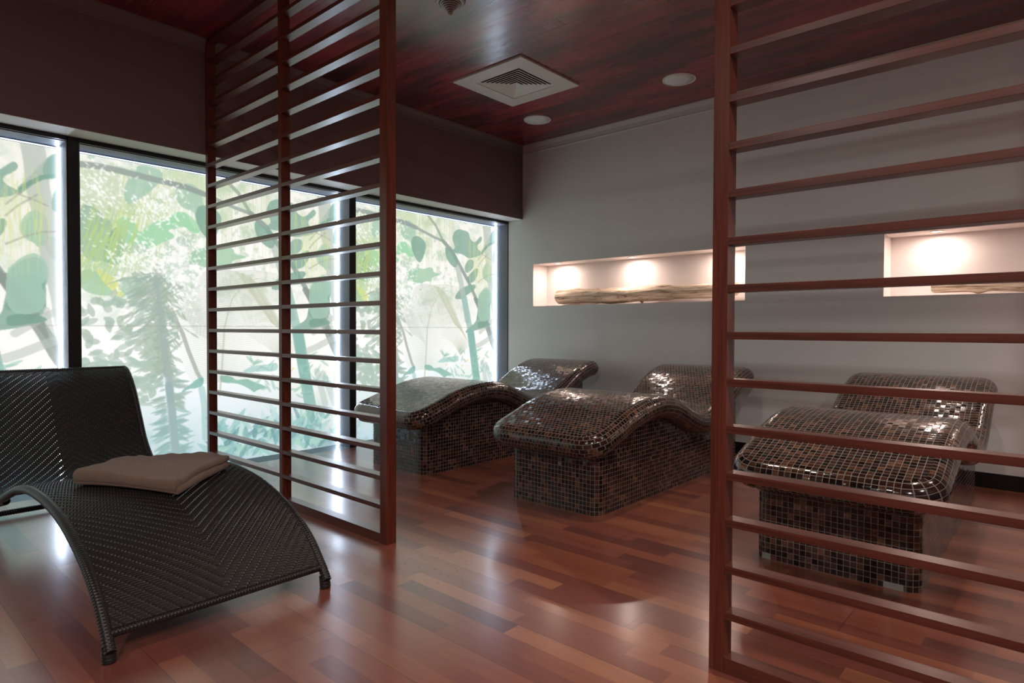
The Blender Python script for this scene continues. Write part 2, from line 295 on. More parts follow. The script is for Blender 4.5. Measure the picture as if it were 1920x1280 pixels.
# ------------------------------------------------------------------ backlit jungle prints
FEAT = [["p",[196,206,178],0.75,[[0.044,2.188],[0.138,2.22],[0.28,2.232],[0.319,2.112],[0.291,1.958],[0.264,1.879],[0.048,1.951]]],["p",[200,210,172],0.6,[[0.402,2.301],[0.868,2.312],[0.867,2.09],[0.658,2.059],[0.556,2.223],[0.401,2.271]]],["p",[128,164,146],0.6,[[0.042,1.965],[0.135,1.95],[0.198,1.885],[0.25,1.847],[0.222,1.666],[0.176,1.551],[0.039,1.59]]],["p",[128,164,146],0.85,[[0.257,1.833],[0.289,1.8],[0.316,1.735],[0.315,1.667],[0.294,1.59],[0.274,1.551],[0.176,1.558],[0.19,1.648],[0.217,1.739]]],["p",[160,192,170],0.8,[[0.402,2.309],[0.564,2.294],[0.578,2.227],[0.498,2.127],[0.427,2.054],[0.345,1.996],[0.325,2.008],[0.312,2.088],[0.333,2.175],[0.394,2.224]]],["p",[160,208,166],0.95,[[0.257,1.856],[0.283,1.889],[0.33,1.911],[0.371,1.886],[0.398,1.843],[0.411,1.792],[0.468,1.852],[0.532,1.907],[0.612,1.925],[0.635,1.968],[0.695,2.0],[0.748,1.976],[0.771,1.914],[0.826,1.872],[0.849,1.842],[0.778,1.842],[0.717,1.891],[0.657,1.868],[0.597,1.837],[0.656,1.812],[0.641,1.778],[0.575,1.755],[0.524,1.711],[0.467,1.69],[0.397,1.721],[0.315,1.705],[0.309,1.75]]],["p",[176,196,178],0.8,[[0.315,1.705],[0.467,1.721],[0.48,1.66],[0.396,1.645],[0.315,1.645]]],["p",[176,196,178],0.8,[[0.686,1.815],[0.77,1.776],[0.77,1.736],[0.686,1.727],[0.656,1.772]]],["p",[160,192,170],0.75,[[0.659,2.218],[0.867,2.222],[0.865,1.844],[0.818,1.904],[0.795,2.015],[0.718,2.02],[0.666,2.076]]],["p",[160,192,170],0.6,[[0.864,1.729],[0.762,1.67],[0.746,1.588],[0.863,1.605]]],["c",[150,160,152],0.9,0.045,[[0.045,2.231],[0.138,2.238],[0.253,2.235],[0.374,2.224],[0.499,2.212],[0.614,2.202],[0.735,2.191],[0.867,2.16]]],["c",[150,160,152],0.85,0.03,[[0.609,2.208],[0.778,2.185],[0.955,2.134],[1.114,2.087],[1.241,2.058]]],["c",[140,150,142],0.85,0.045,[[1.241,2.058],[1.371,1.961],[1.505,1.787],[1.629,1.626],[1.728,1.471],[1.873,1.221]]],["c",[134,146,138],0.85,0.05,[[1.728,1.444],[1.829,1.295],[1.948,1.112],[2.054,0.935],[2.116,0.786]]],["c",[150,165,140],0.8,0.03,[[1.028,2.31],[1.139,2.212],[1.241,2.058]]],["p",[128,164,146],0.8,[[1.397,2.177],[1.463,2.219],[1.545,2.214],[1.627,2.204],[1.642,2.126],[1.726,2.085],[1.812,2.185],[1.841,2.158],[1.826,2.116],[1.755,2.068],[1.769,2.019],[1.841,1.995],[1.813,1.952],[1.712,1.923],[1.614,1.899],[1.532,1.946],[1.397,1.944],[1.371,1.97],[1.424,2.005],[1.37,2.096]]],["p",[128,164,146],0.85,[[1.266,2.008],[1.344,1.968],[1.397,1.944],[1.451,1.9],[1.457,1.822],[1.424,1.771],[1.332,1.822],[1.279,1.894]]],["p",[128,164,146],0.8,[[0.807,2.053],[0.895,2.081],[0.991,2.027],[1.004,1.963],[0.967,1.858],[0.919,1.784],[0.86,1.839],[0.807,1.916]]],["p",[128,164,146],0.75,[[1.642,1.902],[1.713,1.883],[1.699,1.791],[1.587,1.723],[1.559,1.771],[1.573,1.841]]],["p",[128,164,146],0.85,[[1.755,1.816],[1.784,1.767],[1.727,1.652],[1.643,1.617],[1.601,1.635],[1.601,1.694]]],["p",[128,164,146],0.85,[[1.533,1.572],[1.742,1.623],[1.728,1.551],[1.574,1.474],[1.533,1.433],[1.398,1.428],[1.451,1.509]]],["p",[128,164,146],0.85,[[1.924,1.582],[1.991,1.513],[1.991,1.409],[1.947,1.335],[1.977,1.284],[1.977,1.201],[1.743,1.198],[1.786,1.301],[1.814,1.362],[1.771,1.452],[1.828,1.526]]],["p",[128,164,146],0.85,[[1.793,1.447],[1.976,1.454],[1.977,1.216],[1.918,1.122],[1.815,1.091],[1.673,1.071],[1.561,1.046],[1.616,1.111],[1.743,1.172],[1.757,1.263]]],["p",[128,164,146],0.8,[[2.094,2.3],[2.095,2.123],[1.929,2.085],[1.9,2.031],[1.812,1.982],[1.885,2.081],[1.973,2.214],[2.018,2.27]]],["p",[160,192,170],0.8,[[2.019,2.033],[2.102,2.103],[2.103,1.894],[2.02,1.867]]],["p",[160,192,170],0.85,[[1.9,1.847],[1.975,1.873],[2.005,1.762],[1.99,1.668],[1.946,1.634],[1.872,1.691],[1.842,1.761]]],["p",[160,208,166],0.8,[[0.62,1.943],[0.698,2.005],[0.755,1.984],[0.825,1.918],[0.848,1.847],[0.778,1.841],[0.744,1.892],[0.62,1.845]]],["p",[160,196,164],0.85,[[0.744,1.657],[0.802,1.716],[0.896,1.745],[0.955,1.727],[1.053,1.762],[1.102,1.747],[1.102,1.7],[1.203,1.702],[1.19,1.677],[1.09,1.661],[1.078,1.604],[1.004,1.609],[0.943,1.578],[0.837,1.581],[0.79,1.615]]],["c",[176,186,176],0.75,0.075,[[1.458,1.773],[1.505,1.619],[1.56,1.395],[1.602,1.197]]],["c",[150,184,172],0.8,0.085,[[1.56,1.438],[1.63,1.161],[1.673,0.99],[1.702,0.758],[1.759,0.532]]],["c",[130,176,164],0.85,0.11,[[1.66,1.046],[1.715,0.732],[1.749,0.541],[1.795,0.304],[1.83,0.183]]],["c",[178,184,172],0.8,0.13,[[1.91,2.324],[1.929,2.19],[1.938,2.034],[1.972,1.849],[2.008,1.726],[2.054,1.616]]],["c",[176,184,172],0.8,0.13,[[2.001,1.647],[2.033,1.482],[2.064,1.315],[2.085,1.139]]],["c",[140,150,140],0.85,0.08,[[1.768,1.412],[1.818,1.318],[1.895,1.19],[1.963,1.058],[2.027,0.916],[2.077,0.826]]],["c",[176,190,184],0.6,0.06,[[1.843,0.705],[1.89,0.531],[1.926,0.399]]],["c",[176,190,184],0.6,0.06,[[1.903,0.68],[1.975,0.525],[2.024,0.39]]],["c",[178,184,176],0.6,0.04,[[1.975,1.218],[1.99,1.111],[2.012,1.031]]],["c",[178,184,176],0.6,0.05,[[2.064,1.22],[1.975,1.178],[1.894,1.117],[1.81,1.058]]],["c",[178,184,176],0.6,0.06,[[2.073,1.03],[1.946,0.978],[1.84,0.928],[1.762,0.898]]],["p",[128,164,146],0.7,[[2.088,2.318],[2.086,2.144],[2.011,2.117],[1.965,2.115],[1.965,2.178],[1.992,2.228],[2.039,2.282]]],["p",[128,164,146],0.75,[[2.086,2.124],[2.087,1.891],[2.014,1.875],[2.01,1.957],[2.048,2.079]]],["c",[120,158,138],0.9,0.03,[[1.842,1.987],[1.898,2.052],[1.964,2.102],[2.086,2.137]]],["p",[160,192,170],0.85,[[1.931,1.882],[1.947,1.871],[1.956,1.778],[1.971,1.722],[1.97,1.658],[1.929,1.629],[1.919,1.659],[1.869,1.679],[1.839,1.726],[1.84,1.769],[1.865,1.828],[1.891,1.863]]],["p",[160,192,170],0.85,[[1.909,1.595],[1.946,1.582],[1.978,1.538],[1.994,1.486],[1.988,1.439],[1.944,1.376],[1.976,1.325],[1.976,1.271],[1.937,1.184],[1.766,1.187],[1.768,1.47],[1.799,1.504],[1.846,1.56]]],["p",[120,158,138],0.85,[[1.766,1.187],[1.937,1.184],[1.991,1.151],[1.953,1.131],[1.867,1.117],[1.765,1.103]]],["c",[160,160,148],0.7,0.012,[[1.772,1.822],[1.831,1.892],[1.938,1.984]]],["c",[160,160,148],0.7,0.012,[[1.773,1.895],[1.847,1.981]]],["c",[160,160,148],0.7,0.012,[[1.827,1.972],[1.922,1.943],[1.989,1.915]]],["c",[160,160,148],0.7,0.012,[[1.77,1.638],[1.869,1.698],[1.961,1.737],[2.04,1.749]]],["p",[212,216,134],0.95,[[0.141,1.509],[0.17,1.515],[0.195,1.487],[0.247,1.468],[0.276,1.433],[0.279,1.388],[0.306,1.351],[0.316,1.318],[0.272,1.327],[0.239,1.356],[0.201,1.391],[0.169,1.426],[0.156,1.463]]],["p",[160,196,160],0.8,[[0.044,1.477],[0.069,1.508],[0.138,1.505],[0.163,1.456],[0.214,1.384],[0.259,1.342],[0.213,1.325],[0.13,1.329],[0.043,1.368]]],["p",[160,192,170],0.7,[[0.28,1.463],[0.368,1.476],[0.423,1.503],[0.464,1.397],[0.436,1.319],[0.366,1.293],[0.312,1.337],[0.279,1.388]]],["c",[176,182,174],0.7,0.05,[[0.53,1.557],[0.55,1.402],[0.556,1.229],[0.57,1.119]]],["c",[206,192,180],0.8,0.045,[[0.556,1.182],[0.577,1.04]]],["c",[158,168,172],0.8,0.05,[[0.584,0.992],[0.597,0.849],[0.611,0.689],[0.617,0.545]]],["c",[138,172,172],0.85,0.055,[[0.603,0.659],[0.624,0.485],[0.638,0.31],[0.653,0.1]]],["c",[168,170,158],0.85,0.03,[[0.586,1.253],[0.652,1.167],[0.704,1.055],[0.749,0.909],[0.81,0.743],[0.842,0.683]]],["p",[128,178,168],0.85,[[0.858,0.715],[0.857,0.641],[0.794,0.62],[0.747,0.624],[0.685,0.584],[0.708,0.626],[0.77,0.663],[0.802,0.694]]],["c",[150,190,184],0.6,0.05,[[0.841,0.614],[0.852,0.554],[0.863,0.463],[0.867,0.223]]],["p",[128,178,168],0.8,[[0.775,0.087],[0.792,0.108],[0.866,0.109],[0.866,0.073]]],["p",[120,172,152],0.75,[[0.974,0.719],[1.078,0.704],[1.106,0.664],[1.204,0.677],[1.234,0.656],[1.345,0.609],[1.376,0.587],[1.284,0.574],[1.263,0.551],[1.223,0.588],[1.125,0.643],[0.992,0.651]]],["p",[140,190,180],0.6,[[1.155,0.738],[1.255,0.783],[1.388,0.787],[1.473,0.804],[1.472,0.723],[1.325,0.73],[1.204,0.726]]],["p",[118,160,164],0.8,[[1.293,0.286],[1.344,0.25],[1.406,0.193],[1.333,0.172],[1.231,0.175],[1.172,0.207],[1.242,0.233]]],["p",[130,176,176],0.7,[[1.056,0.264],[1.123,0.247],[1.104,0.215],[1.065,0.225]]],["p",[104,140,146],0.8,[[1.736,0.089],[1.853,0.095],[1.973,0.068],[2.073,0.155],[2.085,-0.012],[1.973,-0.073],[1.852,-0.045],[1.759,0.033]]],["p",[120,172,170],0.75,[[0.962,0.219],[1.037,0.2],[1.036,0.152]]],["p",[120,172,170],0.75,[[0.961,0.153],[1.046,0.132],[1.008,0.099]]],["p",[120,172,170],0.75,[[1.093,0.086],[1.132,0.139],[1.162,0.125],[1.112,0.064]]],["p",[120,172,170],0.75,[[1.171,0.046],[1.201,0.09],[1.261,0.092],[1.22,0.019]]],["p",[120,172,170],0.75,[[1.301,-0.023],[1.343,0.02],[1.374,-0.014],[1.322,-0.046]]],["p",[120,172,170],0.75,[[1.406,0.152],[1.47,0.175],[1.469,0.093]]],["p",[120,172,170],0.75,[[1.074,0.176],[1.123,0.198],[1.113,0.142]]],["p",[190,210,214],0.5,[[1.59,0.273],[2.086,0.12],[2.085,-0.09],[1.589,0.036]]]]
def make_print():
    Wd, Ht, st = 2.05, 2.306, .0036
    nx, nz = int(Wd/st)+1, int(Ht/st)+1
    X, Z = np.meshgrid(np.linspace(0, Wd, nx), np.linspace(0, Ht, nz)); rs = np.random.RandomState(11)
    def vnoise(sx, sz, seed):
        r = np.random.RandomState(seed); gx, gz = int(Wd*sx)+3, int(Ht*sz)+3; G = r.rand(gz, gx)
        x, z = X*sx, Z*sz; i, j = x.astype(int), z.astype(int); fx, fz = x-i, z-j; fx = fx*fx*(3-2*fx); fz = fz*fz*(3-2*fz)
        return G[j, i]*(1-fx)*(1-fz)+G[j, i+1]*fx*(1-fz)+G[j+1, i]*(1-fx)*fz+G[j+1, i+1]*fx*fz
    def fb(s, seed): return .5*vnoise(s, s, seed)+.3*vnoise(2.1*s, 2.1*s, seed+1)+.2*vnoise(4.3*s, 4.3*s, seed+2)
    t1 = np.clip(Z/Ht, 0, 1)[..., None]
    top, mid, low = np.array([226, 225, 219.]), np.array([240, 240, 239.]), np.array([176, 199, 205.])
    I = np.where(t1 > .38, mid+(top-mid)*((t1-.38)/.62), low+(mid-low)*np.clip(t1/.38, 0, 1)**.8)
    right = np.clip((X-1.2)/.8, 0, 1)[..., None]; I = I*(1-.4*right)+np.array([224, 218, 204.])*.4*right
    I += (fb(3, 3)-.5)[..., None]*14
    def blend(mask, col, a):
        nonlocal I
        m = np.clip(mask, 0, 1)[..., None]*a*.96; col = np.array(col, float); col = col*.85+col.mean()*.15+np.array([-3, -1, 0.]); I = I*(1-m)+np.array(col, float)*m
    def poly(pts, col, a):
        pts = np.array(pts); n = len(pts)
        # smooth the outline (one Chaikin pass twice)
        for _ in range(2 if n > 5 else 1):
            q = np.roll(pts, -1, 0); pts = np.stack([.75*pts+.25*q, .25*pts+.75*q], 1).reshape(-1, 2)
        j0, j1 = np.searchsorted(Z[:, 0], [pts[:, 1].min()-.01, pts[:, 1].max()+.01]); i0, i1 = np.searchsorted(X[0], [pts[:, 0].min()-.01, pts[:, 0].max()+.01])
        if j1 <= j0 or i1 <= i0: return
        x, z = X[j0:j1, i0:i1], Z[j0:j1, i0:i1]; ins = np.zeros(x.shape, bool)
        for p, q in zip(pts, np.roll(pts, -1, 0)):
            if abs(p[1]-q[1]) < 1e-9: continue
            c = ((p[1] > z) != (q[1] > z)) & (x < (q[0]-p[0])*(z-p[1])/(q[1]-p[1])+p[0]); ins ^= c
        m = np.zeros(X.shape); m[j0:j1, i0:i1] = ins; blend(m, col, a)
    def curve(pts, col, a, w, w2=None):
        pts = np.array(pts, float); w2 = w if w2 is None else w2
        j0, j1 = np.searchsorted(Z[:, 0], [pts[:, 1].min()-w, pts[:, 1].max()+w]); i0, i1 = np.searchsorted(X[0], [pts[:, 0].min()-w, pts[:, 0].max()+w])
        if j1 <= j0 or i1 <= i0: return
        x, z = X[j0:j1, i0:i1], Z[j0:j1, i0:i1]; m = np.zeros(x.shape); n = len(pts)-1
        for k in range(n):
            p, q = pts[k], pts[k+1]; d = q-p; L2 = d@d+1e-12; tt = np.clip(((x-p[0])*d[0]+(z-p[1])*d[1])/L2, 0, 1)
            ds = np.hypot(x-p[0]-tt*d[0], z-p[1]-tt*d[1]); ww = (w+(w2-w)*(k+tt)/n)/2
            m = np.maximum(m, np.clip((ww-ds)/st+.5, 0, 1))
        M = np.zeros(X.shape); M[j0:j1, i0:i1] = m; blend(M, col, a)
    def leaf(x, z, ang, L, w, col, a):
        t = np.linspace(0, 1, 7); prof = np.sin(np.pi*t**.8)*w/2; ca, sa = math.cos(ang), math.sin(ang)
        up = [(x+L*tt*ca-p*sa, z+L*tt*sa+p*ca) for tt, p in zip(t, prof)]; dn = [(x+L*tt*ca+p*sa, z+L*tt*sa-p*ca) for tt, p in zip(t, prof)]
        poly(up+dn[-2:0:-1], col, a)
    up = np.clip((Z-1.05)/.5, 0, 1)*np.clip((2.1-X)/1.1, .25, 1)
    for sc_, sd, th, colr in ((5, 31, .5, (206, 214, 198)), (9, 41, .54, (190, 206, 184)), (17, 51, .58, (176, 198, 172))):
        blend(np.clip((fb(sc_, sd)-th)*9, 0, 1)*up, colr, .75)
    lo_ = np.clip((.5-Z)/.4, 0, 1)
    blend(np.clip((fb(8, 61)-.5)*7, 0, 1)*lo_, (156, 190, 192), .6)
    # distant ghostly fronds first: a palm fan of thin drooping strokes in the middle
    for k in range(62):
        z0 = .66+.0148*k; xr = 1.0+.03*math.sin((z0-.6)*2)+.12*max(0, z0-1.1)
        l1, l2 = .16+.12*math.sin(k*.05), .18+.2*min(1, k/40)
        curve([(xr, z0), (xr-l1*.5, z0+.012), (xr-l1, z0-.004), (xr-l1*1.35, z0-.03)], (184, 189, 172), .85, .0075, .003)
        curve([(xr, z0), (xr+l2*.5, z0+.02), (xr+l2, z0+.005), (xr+l2*1.4, z0-.05)], (188, 191, 170), .75, .0075, .003)
    curve([(.98, .55), (1.0, .8), (1.02, 1.1), (1.08, 1.33), (1.2, 1.5), (1.32, 1.52)], (186, 188, 168), .8, .014, .006)
    for k in range(34):
        t_ = k/34; x1, z1 = 1.12+.3*t_, 1.56-.42*t_
        curve([(x1, z1), (x1+.09, z1-.02-.05*t_), (x1+.2, z1-.1-.1*t_)], (186, 188, 160), .7, .009, .003); curve([(x1, z1), (x1-.1, z1-.0), (x1-.2, z1-.05)], (196, 198, 178), .6, .007, .003)
    for k in range(40):
        a = .5+.05*k; curve([(1.5, .8), (1.5+.14*math.cos(a), .8+.2*math.sin(a)), (1.5+.34*math.cos(a+.12), .8+.34*math.sin(a-.1))], (196, 198, 180), .55, .008, .003)
    for k in range(16):
        curve([(.62+.012*k, 1.36-.02*k), (.74+.012*k, 1.33-.022*k), (.86+.01*k, 1.25-.022*k)], (190, 194, 178), .7, .008, .003)
    # weeping thread foliage
    for k in range(150):
        x0 = rs.uniform(.02, .62); z0 = rs.uniform(1.95, 2.28); l = rs.uniform(.4, .85); s = rs.uniform(-.28, -.05)
        curve([(x0, z0), (x0+s*.3, z0-l*.4), (x0+s, z0-l)], [(196, 210, 150), (186, 204, 160), (204, 214, 168)][k % 3], .55, .008, .003)
    for k in range(70):
        x0 = rs.uniform(1.0, 1.42); curve([(x0, 2.3), (x0+rs.uniform(-.02, .02), 2.3-rs.uniform(.3, .75))], (200, 204, 164), .5, .005, .002)
    for k in range(50):
        x0 = rs.uniform(.6, 1.02); curve([(x0, 2.3), (x0+rs.uniform(-.03, .02), 2.3-rs.uniform(.3, .7))], (190, 208, 158), .5, .008, .003)
    # the traced plants
    for f in FEAT:
        if f[0] == 'p': poly(f[3], f[1], f[2])
        else: curve(f[4], f[1], f[2], f[3])
    for k in range(90):      # yellow-green threads hanging over the dark leaves, lower left
        x0 = rs.uniform(.12, .42); z0 = rs.uniform(1.7, 2.0); l = rs.uniform(.25, .5); s = rs.uniform(-.22, -.08)
        curve([(x0, z0), (x0+s*.4, z0-l*.5), (x0+s, z0-l)], [(190, 208, 120), (178, 202, 140), (170, 198, 150)][k % 3], .6, .009, .003)
    for k in range(90):
        x0 = rs.uniform(1.62, 2.0); z0 = rs.uniform(1.75, 2.15); curve([(x0, z0), (x0+rs.uniform(-.03, .04), z0-rs.uniform(.1, .4))], (206, 212, 136), .55, .006, .002)
    # dappled light: leaf-shaped flecks between the upper foliage
    for cx, cz, rx, rz, n_ in ((.14, 2.06, .16, .16, 210), (.52, 1.97, .14, .1, 150), (.62, 2.1, .1, .1, 70), (.48, 1.66, .24, .1, 170), (.56, 1.5, .22, .16, 260), (.72, 1.38, .12, .16, 110), (.78, 1.74, .1, .1, 50), (.33, 1.56, .1, .05, 40)):
        for k in range(n_):
            leaf(cx+rx*.62*rs.randn(), cz+rz*.62*rs.randn(), rs.normal(2.2, .8), rs.uniform(.012, .05), rs.uniform(.006, .018), (240, 239, 234), rs.uniform(.35, .85))
    # shaggy palm with drooping leaflets down its trunk
    G1 = [(164, 178, 160), (172, 184, 168), (156, 176, 160)]
    for k in range(620):
        z0 = rs.uniform(.78, 1.52); x0 = .66-.095*z0+rs.normal(0, .075 if z0 > 1.0 else .03); side = -1 if rs.rand() < .62 else 1
        ang = math.pi+rs.uniform(.3, .85) if side < 0 else -rs.uniform(.5, 1.3); L = rs.uniform(.03, .2 if side < 0 else .11)
        leaf(x0, z0, ang, L, rs.uniform(.010, .026), G1[k % 3], .7)
    for k in range(110):
        z0 = rs.uniform(.1, .78); side = -1 if k % 2 else 1; x0 = .66-.095*z0+side*.02
        leaf(x0, z0, math.pi+rs.uniform(.1, .7) if side < 0 else rs.uniform(-.7, .4), rs.uniform(.05, .16), rs.uniform(.016, .034), (146, 178, 172) if z0 < .5 else (160, 180, 168), .7)
    curve([(.525, 1.45), (.56, 1.1), (.6, .7), (.65, .05)], (158, 172, 170), .6, .03, .062)
    # small oval leaves on fine stems, left side
    for k in range(120):
        x0, z0 = rs.uniform(0, .52), rs.uniform(.55, 1.32)
        if x0 > .34 and z0 > 1.15: continue
        leaf(x0, z0, rs.uniform(0, 6.3), rs.uniform(.06, .12), rs.uniform(.035, .06), [(172, 186, 168), (180, 192, 176), (164, 184, 166)][k % 3], .8)
    for k in range(60):
        leaf(rs.uniform(0, .42), rs.uniform(.55, .95), rs.uniform(-.9, .5), rs.uniform(.08, .18), rs.uniform(.025, .05), (172, 190, 176), .7)
    # crowded leaves along the foot of the print
    for k in range(150):
        x0, z0 = rs.uniform(.9, 2.05), rs.uniform(-.02, .28)
        leaf(x0, z0, rs.uniform(.2, 2.6), rs.uniform(.08, .22), rs.uniform(.03, .06), [(128, 174, 172), (150, 192, 190), (188, 214, 212), (112, 158, 158), (164, 204, 188)][k % 5], .75)
    for k in range(60):
        x0, z0 = rs.uniform(1.2, 2.05), rs.uniform(.5, .85); leaf(x0, z0, rs.uniform(-.8, 2.6), rs.uniform(.05, .14), rs.uniform(.015, .03), (152, 192, 176), .6)
    for k in range(26): curve([(1.6+.017*k, .1), (1.62+.017*k, .3+.1*math.sin(k)), (1.56+.02*k, .52)], (160, 190, 186), .4, .008, .003)
    for x0, z0 in ((1.28, .69), (1.56, .72), (1.6, .73), (1.52, .67)): leaf(x0, z0, .8, .03, .018, (234, 200, 132), .9)
    # panel joint in the print, plus fine weave of the fabric
    curve([(0, 1.112), (Wd, 1.112)], (150, 150, 142), .6, .005)
    I *= (1-.02*np.clip(np.sin(X*2*np.pi/.0125), 0, 1))[..., None]
    for _ in range(1):
        I[1:-1] = (I[:-2]+2*I[1:-1]+I[2:])/4; I[:, 1:-1] = (I[:, :-2]+2*I[:, 1:-1]+I[:, 2:])/4
    I = np.clip(I, 0, 255)/255; I = np.where(I <= .04045, I/12.92, ((I+.055)/1.055)**2.4)**1.1
    V = np.stack([np.zeros(X.size), X.ravel(), Z.ravel()], 1); me = np_mesh('jungle_print', V, grid_quads(nz, nx)[:, ::-1])
    ca = me.color_attributes.new('print', 'FLOAT_COLOR', 'POINT')
    ca.data.foreach_set('color', np.concatenate([I.reshape(-1, 3), np.ones((X.size, 1))], 1).astype(np.float32).ravel())
    me.materials.append(M_PRINT); return me
PRINT = make_print()
for k in range(4):
    y1 = -2.165*k-(.018 if k == 0 else .065 if k else 0)
    y1 = [-.006, -2.168, -4.331, -6.494][k]; y0 = [-2.103, -4.262, -6.425, -8.588][k]
    yl = y0-.065 if k < 3 else YMIN        # black post on the left of the opening
    fr = boxes('window_%d' % (k+1), [(-.42, -.22, yl, y0-.002, 0, HS), (-.24, -.215, y0-.002, y1, 2.326, HS)] + ([(-.24, -.219, y1, 0, 0, HS)] if k == 0 else []), M_FRAME)
    tag(fr, kind='structure')
    W_ = y1-y0
    boxes('reveal_lining', [(-.42, -.221, y1-.004, y1, 0, 2.326), (-.42, -.24, y0, y1-.004, 2.322, 2.33), (-.42, -.221, y0-.002, y0+.002, 0, 2.326), (-.42, -.22, y0, y1, -.02, 0)], M_REVEAL, fr)
    pr = bpy.data.objects.new('printed_panel', PRINT); pr.location = (-.43, y0+.002, 0); pr.scale = (1, (W_-.004)/2.05, 1); link(pr, fr)
    boxes('backing_board', [(-.46, -.435, y0, y1, 0, 2.33)], M_DARKTRIM, fr)
    boxes('light_strip', [(-.418, -.408, y1-.014, y1-.006, 0, 2.32)], M_STRIP, fr)
    boxes('light_strip', [(-.418, -.404, y0+.004, y1-.02, 2.306, 2.312)], M_STRIP2, fr)
# ------------------------------------------------------------------ lattice screens
def screen(name, posts, x0, x1, label):
    YF, DP, S, Z0, TH = -3.54, .06, .1491, 1.0689, .0235
    r = empty(name, ((x0+x1)/2, YF+DP/2, 0)); off = r.location
    def pc(nm, b, mat, bev=.0012):
        b = (b[0]-off.x, b[1]-off.x, b[2]-off.y, b[3]-off.y, b[4], b[5]); return boxes(nm, [b], mat, r, bev)
    edges = []
    for a, b in posts: pc('post', (a, b, YF, YF+DP, 0, H-.001), M_POST)
    ed = sorted(posts); bays = [(ed[i][1], ed[i+1][0]) for i in range(len(ed)-1)]
    base = {}
    for a, b in bays:
        pc('bottom_rail', (a, b, YF+.001, YF+DP-.001, 0, .05), M_SLAT); pc('top_rail', (a, b, YF+.001, YF+DP-.001, H-.033, H-.001), M_SLAT)
        for k in range(-13, 7):
            z = Z0-k*S; key = round(b-a, 3)
            if key not in base:
                base[key] = pc('slat', (a, b, YF+.0005, YF+DP-.002, -TH, 0), M_SLAT); o = base[key]; o['x'] = a; del o['x']; base[key+1000] = a
            else:
                o = base[key].copy(); COL.objects.link(o)
            o.location = (a-base[key+1000], 0, z+TH)
    tag(r, label, 'screen')
    return r
screen('lattice_screen', [(.006, .04), (1.062, 1.098), (2.09, 2.147)], 0, 2.147, 'tall mahogany slatted screen beside the wicker lounger, reaching the window wall')
screen('lattice_screen', [(3.853, 3.903), (4.93, 4.98), (5.98, 6.03)], 3.853, 6.03, 'tall mahogany slatted screen in the right foreground, in front of the rightmost mosaic lounger')

# ------------------------------------------------------------------ ceiling fittings
def vent():
    r = empty('ceiling_vent', (1.181, -1.46, H)); a = .38; b = .24
    bm = bmesh.new(); z0 = -.016
    for x0, x1, y0, y1 in ((-a, a, -a, -b), (-a, a, b, a), (-a, -b, -b, b), (b, a, -b, b)): box(bm, x0, x1, y0, y1, z0, -.0005)
    bobj('frame', bm, M_VENT, r)
    boxes('throat', [(-b, b, -b, b, -.004, -.0005)], M_VENTD, r)
    n = 8
    for i in range(n):                       # nested square louvres stepping down towards the middle
        ro = b-.004-i*.028; ri = ro-.024; zo = -.004-.0012*i; zi = zo-.012
        if i == n-1: ri = 0.001
        bm = bmesh.new(); vo = [bm.verts.new((sx*ro, sy*ro, zo-.010)) for sx, sy in ((-1, -1), (1, -1), (1, 1), (-1, 1))]
        vi = [bm.verts.new((sx*ri, sy*ri, zo-.002)) for sx, sy in ((-1, -1), (1, -1), (1, 1), (-1, 1))]
        vt = [bm.verts.new((sx*ro, sy*ro, zo-.008)) for sx, sy in ((-1, -1), (1, -1), (1, 1), (-1, 1))]
        vu = [bm.verts.new((sx*ri, sy*ri, zo-.000)) for sx, sy in ((-1, -1), (1, -1), (1, 1), (-1, 1))]
        for k in range(4):
            k2 = (k+1) % 4
            bm.faces.new((vo[k], vo[k2], vi[k2], vi[k])); bm.faces.new((vt[k], vt[k2], vu[k2], vu[k])); bm.faces.new((vo[k], vo[k2], vt[k2], vt[k])); bm.faces.new((vi[k], vi[k2], vu[k2], vu[k]))
        bobj('louvre', bm, M_VENT, r)
    return tag(r, 'square cream air vent with nested louvres in the red ceiling', 'vent')
vent()
for (x, y, lab) in ((2.249, -.616, 'round white ceiling speaker nearer the right screen'), (.717, -.612, 'round white ceiling speaker nearer the window corner')):
    r = empty('ceiling_speaker', (x, y, H)); bm = bmesh.new(); lathe(bm, [(.136, 0), (.136, -.006), (.131, -.009), (.126, -.007), (.126, 0)], 64); bobj('rim', bm, M_WHITE, r, True)
    bm = bmesh.new(); lathe(bm, [(.126, -.001), (.126, -.005), (.06, -.0062), (0, -.0065)], 64); bobj('grille', bm, M_WHITE, r, True)
    tag(r, lab, 'speaker')
r = empty('cone_diffuser', (1.757, -2.75, H)); bm = bmesh.new()
lathe(bm, [(.098, 0), (.098, -.018), (.09, -.03), (.074, -.036), (.068, -.028), (.066, 0)], 48); bobj('collar', bm, M_CONE, r, True)
bm = bmesh.new(); lathe(bm, [(.064, -.004), (.06, -.03), (.012, -.092), (0, -.094)], 32); bobj('core', bm, M_VENTD, r, True)
for i in range(7):
    ro = .067-.0085*i; z = -.034-.0095*i; bm = bmesh.new(); lathe(bm, [(ro, z), (ro-.001, z-.0035), (ro-.012, z-.0055), (ro-.013, z-.002), (ro, z)], 40); bobj('ring', bm, M_CONE, r, True)
bm = bmesh.new(); lathe(bm, [(.014, -.092), (.013, -.102), (.006, -.108), (0, -.109)], 24); bobj('tip', bm, M_CONE, r, True)
tag(r, 'small grey cone-shaped air diffuser hanging from the ceiling, at the photo top edge', 'diffuser')
